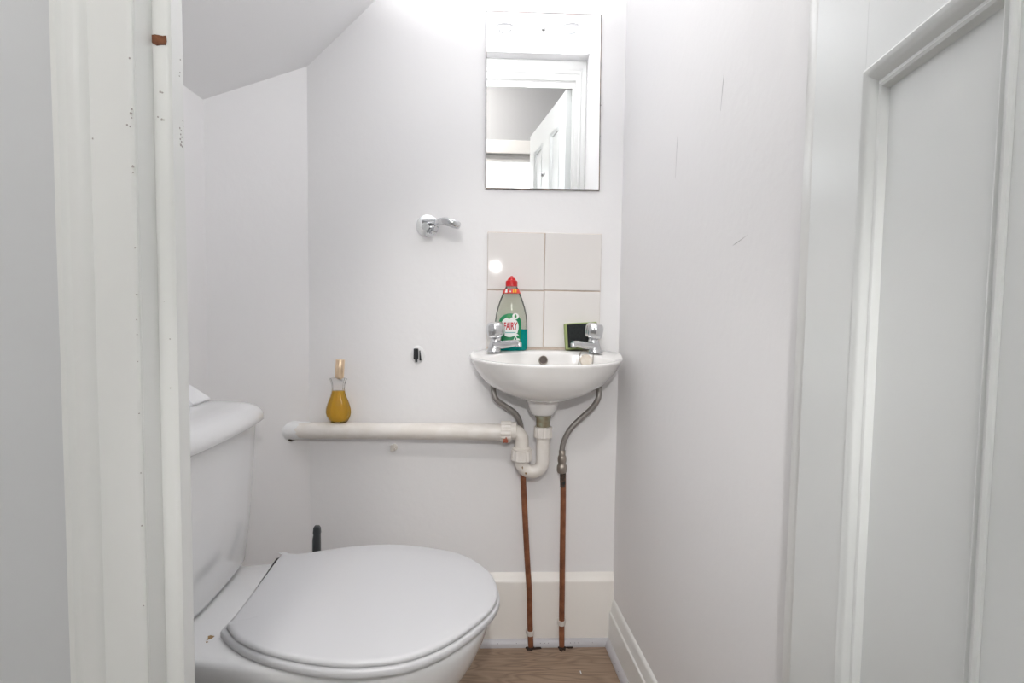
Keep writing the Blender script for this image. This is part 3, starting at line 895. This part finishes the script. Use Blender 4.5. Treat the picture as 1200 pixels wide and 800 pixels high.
# ------------------------------------------------------------------ splashback
sb = thing('tile_splashback', (.1455, YB, .81), 'cream four tile splashback on the wall behind the basin taps', 'splashback')
obj('grout', bx(-.005, .2965, 1.4955, YB, .8085, 1.1165), 'grout', sb)
TW = .1490
tile_me = None
for i, (x, z, ry, rz, rx) in enumerate(((.0700, 1.0405, .1, .05, .0), (.2212, 1.0412, .35, -.1, .1), (.0700, .8885, .1, .1, -.1), (.2212, .8890, .3, 0, .05))):
    if tile_me is None:
        b = bx(-TW / 2, TW / 2, -.004, .003, -TW / 2, TW / 2, bev=.0014, seg=3)
        to = obj('tile', b, 'tile_glaze', sb)
        for v in to.data.vertices: v.co += origin_of(sb)
        tile_me = to.data
    else:
        to = bpy.data.objects.new('tile', tile_me); COL.objects.link(to); to.parent = sb
    to.location = Vector((x, 1.4958, z)) - origin_of(sb)
    to.rotation_euler = (math.radians(rx), math.radians(ry), math.radians(rz))

# ------------------------------------------------------------------ mirror
mr = thing('mirror', (.1345, YB, 1.452), 'frameless rectangular wall mirror with two screws, above the tiled splashback', 'mirror')
mc = [(-.0165, 1.6785), (.2835, 1.6790), (.2885, 1.2300), (-.0125, 1.2285)]
cx0 = sum(p[0] for p in mc) / 4; cz0 = sum(p[1] for p in mc) / 4
sh = lambda d: [(x + (d if x < cx0 else -d), z + (d if z < cz0 else -d)) for x, z in mc]
bm = bmesh.new(); loft(bm, [[(x, YB, z) for x, z in mc], [(x, 1.4950, z) for x, z in mc], [(x, 1.4945, z) for x, z in sh(.0006)]])
obj('glass_edge', bm, 'mirror_edge', mr)
bm = bmesh.new(); loft(bm, [[(x, 1.4948, z) for x, z in sh(.0026)], [(x, 1.4943, z) for x, z in sh(.0026)]])
obj('mirror_glass', bm, 'mirror_silver', mr)
bm = bmesh.new(); random.seed(4)
for x, r, s in ((.03, .0009, 8), (.07, .0011, 12), (.105, .0009, 10), (.17, .0007, 7)):
    blob(bm, (x, 1.4943, 1.2303), r, 11, 'y', .5, -.0002, s)
for z in (1.30, 1.33, 1.37, 1.45):
    blob(bm, (.2868, 1.4943, z), .0011, 9, 'y', .5, -.0002, .7)
obj('silvering_loss', bm, 'mirror_edge', mr, kind='stuff')
for x, z in ((.1335, 1.6372), (.1375, 1.2685)):
    b = bmesh.new(); lathe(b, [(.0058, 0), (.0058, .002), (.0050, .0042), (.0030, .0056), (.0006, .006)], mtx=align((x, 1.4943, z), (0, -1, 0)), seg=20)
    obj('screw_cap', b, 'chrome', mr, smooth=True)

# ------------------------------------------------------------------ holder with loose hook on the wall
hk = thing('wall_holder', (-.163, YB, 1.1286), 'chrome round-plate wall hook with a bent loop, left of the splashback', 'hook')
bm = bmesh.new(); lathe(bm, [(.0296, 0), (.0296, .002), (.0285, .0034), (.012, .0040), (.001, .0042)], mtx=align((-.163, YB, 1.1286), (0, -1, 0)), seg=40)
obj('backplate', bm, 'clean_chrome', hk, smooth=True)
bm = bmesh.new(); tube(bm, [(-.1635, 1.497, 1.124), (-.1640, 1.462, 1.1225)], .0098, 20); obj('peg', bm, 'chrome', hk, smooth=40)
bm = bmesh.new(); tube(bm, [(-.1590, 1.492, 1.117), (-.1585, 1.484, 1.1035)], .0075, 16); obj('lower_stub', bm, 'chrome', hk, smooth=40)
bm = bmesh.new(); tube(bm, [(-.1745, 1.480, 1.1385), (-.150, 1.478, 1.1372), (-.1405, 1.474, 1.1370)], .0062, 16); obj('arm', bm, 'chrome', hk, smooth=40)
bm = bmesh.new()
lp = smooth_path([(-.1430, 1.477, 1.1290), (-.1350, 1.468, 1.1335), (-.118, 1.452, 1.1360), (-.098, 1.446, 1.1330), (-.0835, 1.450, 1.1280), (-.0785, 1.460, 1.1260), (-.083, 1.470, 1.1275), (-.100, 1.476, 1.1320), (-.120, 1.478, 1.1360), (-.138, 1.478, 1.1390)], 6)
tube(bm, lp, [.0075 if i < len(lp) * .75 else .0062 for i in range(len(lp))], 14, flat=(.55, 1.15))
obj('loop', bm, 'chrome', hk, smooth=50)
bm = bmesh.new(); tube(bm, [(-.1475, 1.490, 1.122), (-.139, 1.478, 1.1185)], .0062, 14); obj('lower_stub', bm, 'chrome', hk, smooth=40)

# black fixing left in the wall
bf = thing('wall_fixing', (-.1884, YB, .785), 'black plastic fixing stub in white filler on the back wall, below the chrome hook', 'wall fixing')
bm = bmesh.new(); random.seed(6)
pts = [(-.1868 + .0175 * math.cos(2 * PI * k / 18) * (1 + .1 * random.random()), .7905 + .023 * math.sin(2 * PI * k / 18) * (1 + .1 * random.random())) for k in range(18)]
loft(bm, [[(x, YB, z) for x, z in pts], [(-.187 + (x + .187) * .85, YB - .0025, .7905 + (z - .7905) * .85) for x, z in pts]])
obj('filler', bm, 'white_filler', bf, smooth=60)
bm = bmesh.new(); box(bm, -.1965, -.1850, 1.486, YB, .7790, .8075, bev=.0018); box(bm, -.1925, -.1875, 1.489, YB, .7715, .7805, bev=.001)
obj('stub', bm, 'black_plastic', bf)
bm = bmesh.new()
loft(bm, [[(-.1815, 1.488, .802), (-.1800, 1.488, .802), (-.1765, 1.490, .776), (-.1815, 1.490, .776)], [(-.1815, 1.499, .802), (-.1800, 1.499, .802), (-.1765, 1.499, .776), (-.1815, 1.499, .776)]])
obj('side_tab', bm, 'black_plastic', bf)

# ------------------------------------------------------------------ washing-up liquid
BYY, BZ = 1.468, rim_z(1.46) + .0003
bt = thing('dish_soap_bottle', (.0585, BYY, BZ), 'clear washing-up liquid bottle with red cap behind the left tap', 'bottle')
bprof = [(.020, 0), (.0385, .0), (.0415, .003), (.0428, .010), (.0430, .030), (.0428, .055), (.0420, .075), (.0400, .092), (.0360, .110), (.0305, .128), (.0245, .144), (.0195, .156), (.0165, .162), (.0150, .164), (.0150, .1665)]
SYB = .46
def bdepth(z): return SYB + (1 - SYB) * max(0, min(1, (z - .10) / .06))
def brad(z):
    for (r0, z0), (r1, z1) in zip(bprof, bprof[1:]):
        if z0 <= z <= z1: return r0 + (r1 - r0) * ((z - z0) / (z1 - z0) if z1 > z0 else 0)
    return bprof[-1][0]
def bottle_mesh(prof, k=1.0, seg=40):
    b = bmesh.new()
    loft(b, [[(.0585 + r * k * math.cos(2 * PI * i / seg), BYY + r * k * bdepth(z) * math.sin(2 * PI * i / seg), BZ + z) for i in range(seg)] for r, z in prof])
    return b
obj('bottle', bottle_mesh(bprof), 'clear_plastic', bt, smooth=50)
lp_ = [(.018, -.0001), (.0387, -.0001), (.0417, .003), (.0430, .010), (.0432, .030), (.0430, .0545), (.0420, .055), (.002, .055)]
obj('soap_liquid', bottle_mesh(lp_), 'soap_liquid', bt, smooth=50, label='teal liquid in the bottom of the bottle')
def on_bottle(x, z, lift):
    """point on the front of the bottle; x measured from its axis, z from its base"""
    r = brad(z); u = max(-.98, min(.98, x / r))
    return (.0585 + x, BYY - r * bdepth(z) * math.sqrt(1 - u * u) - lift, BZ + z)
def sticker(poly, lift, th=.0003):
    b = bmesh.new()
    t2 = bmesh.new()
    vs = [t2.verts.new((x, z, 0)) for x, z in poly]
    f = t2.faces.new(vs)
    bmesh.ops.triangulate(t2, faces=[f])
    for _ in range(2):
        bmesh.ops.subdivide_edges(t2, edges=[e for e in t2.edges if e.calc_length() > .006], cuts=1)
        bmesh.ops.triangulate(t2, faces=t2.faces[:])
    r_ = bmesh.ops.extrude_face_region(t2, geom=t2.faces[:])
    top = {v for v in r_['geom'] if isinstance(v, bmesh.types.BMVert)}
    for v in t2.verts:
        v.co = Vector(on_bottle(v.co.x, v.co.y, lift + (th if v in top else 0)))
    merge(b, t2)
    return b
def ell(cx, cz, rx, rz, n=36, a0=0, a1=2 * PI):
    return [(cx + rx * math.cos(a0 + (a1 - a0) * k / n), cz + rz * math.sin(a0 + (a1 - a0) * k / n)) for k in range(n)]
# label: green field, white panel, leaves, lettering and little figure (front of the bottle)
LC = -.003
gpts = []
for k in range(25):      # rounded top
    a = PI - PI * k / 24
    gpts.append((LC + .0015 + .0305 * math.cos(a) * (1 if math.cos(a) < 0 else .88), .068 + .0275 * math.sin(a) ** .8))
gpts += [(LC + .0285, .052), (LC + .028, .036), (LC + .025, .023), (LC + .014, .0185), (LC - .010, .018), (LC - .024, .022), (LC - .029, .034), (LC - .0295, .052)]
lab = obj('label', sticker(gpts[::-1], .0007), 'label_green', bt, label='green and white front label with red lettering')
wpts = ell(LC - .0015, .0605, .0235, .0255, 40)
obj('white_panel', sticker(wpts, .0011), 'print_white', lab)
obj('white_panel', sticker(ell(LC + .0135, .0885, .0085, .0080, 20), .0012), 'print_white', lab)
obj('leaf', sticker([(LC - .0100, .086), (LC - .0065, .083), (LC - .0025, .0815), (LC + .0015, .083), (LC + .0030, .0875), (LC + .0005, .0905), (LC - .001, .0880), (LC - .0030, .0945), (LC - .0045, .0885), (LC - .0080, .0905)], .0016), 'leaf_green', lab)
obj('leaf', sticker([(LC + .0100, .0870), (LC + .0135, .0840), (LC + .0168, .0870), (LC + .0155, .0905), (LC + .0135, .0945), (LC + .0113, .0905)], .0017), 'leaf_green', lab)
obj('print_bar', sticker([(LC - .016, .0475), (LC + .014, .0480), (LC + .0140, .0460), (LC - .016, .0455)], .0016), 'print_teal', lab)
fig = bmesh.new()
for poly in (ell(LC + .0165, .0480, .0032, .0032, 14), [(LC + .0095, .0410), (LC + .0135, .0445), (LC + .0190, .0430), (LC + .0225, .0400), (LC + .0215, .0385), (LC + .0180, .0405), (LC + .0155, .0360), (LC + .0125, .0365), (LC + .0135, .0405), (LC + .0100, .0392)],
             [(LC + .0125, .0365), (LC + .0150, .0370), (LC + .0115, .0285), (LC + .0080, .0250), (LC + .0065, .0265), (LC + .0100, .0300)], [(LC + .0145, .0370), (LC + .0165, .0355), (LC + .0195, .0300), (LC + .0185, .0285), (LC + .0160, .0310)], ell(LC + .0205, .0285, .0045, .0034, 14)):
    merge(fig, sticker(poly, .0014))
obj('figure_print', fig, 'print_white', lab)

def text_mesh(s, size, sx, bold):
    cu = bpy.data.curves.new('txt', 'FONT'); cu.body = s; cu.size = size; cu.align_x = 'CENTER'; cu.align_y = 'CENTER'; cu.offset = bold
    cu.resolution_u = 3
    to_ = bpy.data.objects.new('txt', cu); COL.objects.link(to_)
    bpy.context.view_layer.update()
    dg = bpy.context.evaluated_depsgraph_get()
    me = bpy.data.meshes.new_from_object(to_.evaluated_get(dg))
    bpy.data.objects.remove(to_); bpy.data.curves.remove(cu)
    b = bmesh.new(); b.from_mesh(me); bpy.data.meshes.remove(me)
    for v in b.verts: v.co.x *= sx
    return b
def letters(s, cx, cz, size, sx, bold, lift, m, parent, tilt=0.0, name='lettering'):
    b = text_mesh(s, size, sx, bold)
    bmesh.ops.triangulate(b, faces=b.faces[:])
    for v in b.verts:
        x, z = v.co.x, v.co.y
        v.co = Vector(on_bottle(cx + x, cz + z + tilt * x, lift))
    return obj(name, b, m, parent)
letters('FAIRY', LC + .0005, .0625, .0255, .52, .0008, .0019, 'letter_red', lab, .02)
# red band round the shoulder
bm = bmesh.new()
seg = 40
def bandring(z, k): return [(.0585 + (brad(z) + k) * math.cos(2 * PI * i / seg), BYY + (brad(z) * bdepth(z) + k) * math.sin(2 * PI * i / seg), BZ + z) for i in range(seg)]
zs = [.1475, .150, .153, .156, .1595]
loft(bm, [bandring(z, .0003) for z in zs] + [bandring(z, .0008) for z in zs[::-1]], cap0=False, cap1=False)
bnd = obj('neck_band', bm, 'band_red', bt, smooth=60, label='red neck band with pale and yellow print')
def on_band(poly, m, lift=.0013): return obj('band_print', sticker(poly, lift), m, bnd)
on_band([(-.0175, .1490), (-.0115, .1490), (-.0115, .1580), (-.0150, .1580)], 'print_white')
on_band([(-.0055, .1500), (-.0020, .1500), (-.0020, .1535), (-.0055, .1535)], 'print_white')
on_band([(-.0055, .1540), (-.0020, .1540), (-.0020, .1562), (-.0055, .1562)], 'print_blue')
letters('11', .0075, .1535, .0115, 1.1, .0006, .0014, 'print_yellow', bnd, name='band_print')
# cap
bm = bmesh.new()
cp = (.0585, BYY, BZ)
lathe(bm, [(.0140, .1655), (.0152, .1655), (.0152, .1775), (.0142, .1800), (.0110, .1815), (.0100, .1845), (.0085, .1870), (.0045, .1880), (.0040, .1915), (.0028, .1925), (.0004, .1925)], cp, 36, mod=lambda a, z: 1 + (.02 * math.cos(18 * a) if z < .178 else 0))
obj('cap', bm, 'red_plastic', bt, smooth=35, label='red push-pull cap')

# ------------------------------------------------------------------ sponge
sgp = thing('sponge', (.2455, 1.476, rim_z(1.47) + .0003), 'green sponge with black scourer leaning on the tiles behind the right tap', 'sponge')
def tilt_m(loc):
    return Matrix.Translation(loc) @ Matrix.Rotation(math.radians(-3.5), 4, 'Y') @ Matrix.Rotation(math.radians(-9), 4, 'X') @ Matrix.Rotation(math.radians(-4), 4, 'Z')
bm = bmesh.new(); t2 = bx(-.0435, .0435, -.010, .010, 0, .070, bev=.003)
merge(bm, t2, tilt_m((.2465, 1.4745, .8115)))
obj('foam', bm, 'foam_green', sgp, smooth=40)
bm = bmesh.new(); t2 = bx(-.0360, .0430, -.0165, -.0102, .004, .066, bev=.002)
merge(bm, t2, tilt_m((.2465, 1.4745, .8115)))
obj('scouring_pad', bm, 'scourer', sgp, smooth=40)

# ------------------------------------------------------------------ perfume bottle on the pipe
pz = .6165
px_, py_ = -.3850, pyy(-.385)
pf = thing('perfume_bottle', (px_, py_, pz), 'fluted glass perfume bottle, amber liquid, gold cap, standing on the waste pipe', 'bottle')
ribs = lambda a, z: 1 + (.035 * math.cos(12 * a))
gprof = [(.004, 0), (.019, .0), (.023, .004), (.0285, .014), (.0312, .026), (.0305, .037), (.0265, .051), (.0205, .066), (.0170, .078), (.0158, .088), (.0165, .098), (.0195, .108), (.0215, .113), (.0205, .1145), (.008, .1145)]
lprof = [(.003, .003), (.018, .003), (.0215, .006), (.027, .015), (.0296, .026), (.0290, .037), (.0250, .051), (.0190, .066), (.0156, .078), (.0150, .0825), (.003, .0825)]
SF = .62
bm = bmesh.new(); lathe(bm, gprof, (px_, py_, pz), 72, 1, SF, mod=ribs)
obj('glass_body', bm, 'clear_glass', pf, smooth=70)
bm = bmesh.new(); lathe(bm, lprof, (px_, py_, pz), 72, 1, SF, mod=ribs)
obj('perfume', bm, 'amber_liquid', pf, smooth=70, label='amber perfume inside the glass')
bm = bmesh.new()
capm = align((px_ + .0030, py_, pz + .1165), (.055, 0, 1))
lathe(bm, [(.0065, -.003), (.0065, .0), (.0108, .0), (.0112, .0008), (.0112, .0455), (.0105, .0465), (.001, .0468)], mtx=capm, seg=28)
obj('cap', bm, 'gold', pf, smooth=35, label='gold cylindrical cap')

# ------------------------------------------------------------------ scrap on the floor
bm = bmesh.new(); loft(bm, [[(.2405, 1.369, 0.0002), (.2435, 1.370, 0.0002), (.2440, 1.358, 0.0002), (.2415, 1.3585, 0.0002)], [(.2407, 1.369, 0.0018), (.2433, 1.370, 0.0018), (.2438, 1.3582, 0.0012), (.2417, 1.3587, 0.0012)]])
o = obj('paper_scrap', bm, 'paper', at=(.2424, 1.364, 0.0)); tag(o, 'tiny white scrap of paper on the wood floor near the right skirting', 'scrap')

# ------------------------------------------------------------------ ceiling spots of the cubicle (seen in the mirror)
def downlight(x, y, label, eye):
    t = thing('ceiling_light', (x, y, CZ - .0005), label, 'ceiling light', 'recessed ceiling spots')
    b = bmesh.new(); lathe(b, [(.0235, 0), (.0240, -.006), (.030, -.0065), (.039, -.0045), (.042, -.001), (.042, 0)], (x, y, CZ - .0005), 36); obj('bezel', b, 'bezel_greyed', t, smooth=40)
    b = bmesh.new(); lathe(b, [(.0230, -.001), (.0230, -.004), (.018, -.0052), (.001, -.0056)], (x, y, CZ - .0005), 28); obj('lens', b, eye, t, smooth=40)
    return t
downlight(.048, .874, 'round white ceiling spot, the left one in the mirror', 'chrome')
downlight(.287, .890, 'round white ceiling spot with grey lens, the right one in the mirror', 'lens_grey')

# unseen lamp added to light the hallway, overhead behind the camera
hl = thing('added_hall_lamp', (-.35, -.65, 2.6), 'round white ceiling lamp added to light the hallway', 'ceiling light')
bm = bmesh.new(); lathe(bm, [(.06, 0), (.13, -.004), (.14, -.03), (.125, -.06), (.08, -.08), (.002, -.086)], (-.35, -.65, 2.6), 32)
MATS['lamp_glow'] = mat('lamp_glow', (.9, .9, .88), .4, emit=((1, .97, .93), 45.0))
obj('shade', bm, 'lamp_glow', hl, smooth=True)

# globe lamp added behind the camera for low frontal fill and a tile glint
gl = thing('added_globe_lamp', (.05, -.95, .004), 'white globe on a slim pole, added as fill light in the hallway', 'lamp')
bm = bmesh.new(); lathe(bm, [(.11, .004), (.11, .018), (.10, .022), (.012, .024)], (.05, -.95, 0), 32); obj('base', bm, 'nickel', gl, smooth=40)
bm = bmesh.new(); tube(bm, [(.05, -.95, .022), (.05, -.95, 1.165)], .009, 14); obj('pole', bm, 'nickel', gl, smooth=60)
bm = bmesh.new(); bmesh.ops.create_uvsphere(bm, u_segments=24, v_segments=16, radius=.045)
bmesh.ops.translate(bm, verts=bm.verts, vec=(.05, -.95, 1.205))
mat('globe_glow', (.9, .9, .88), .4, emit=((1, .98, .95), 12.0))
obj('globe', bm, 'globe_glow', gl, smooth=True)
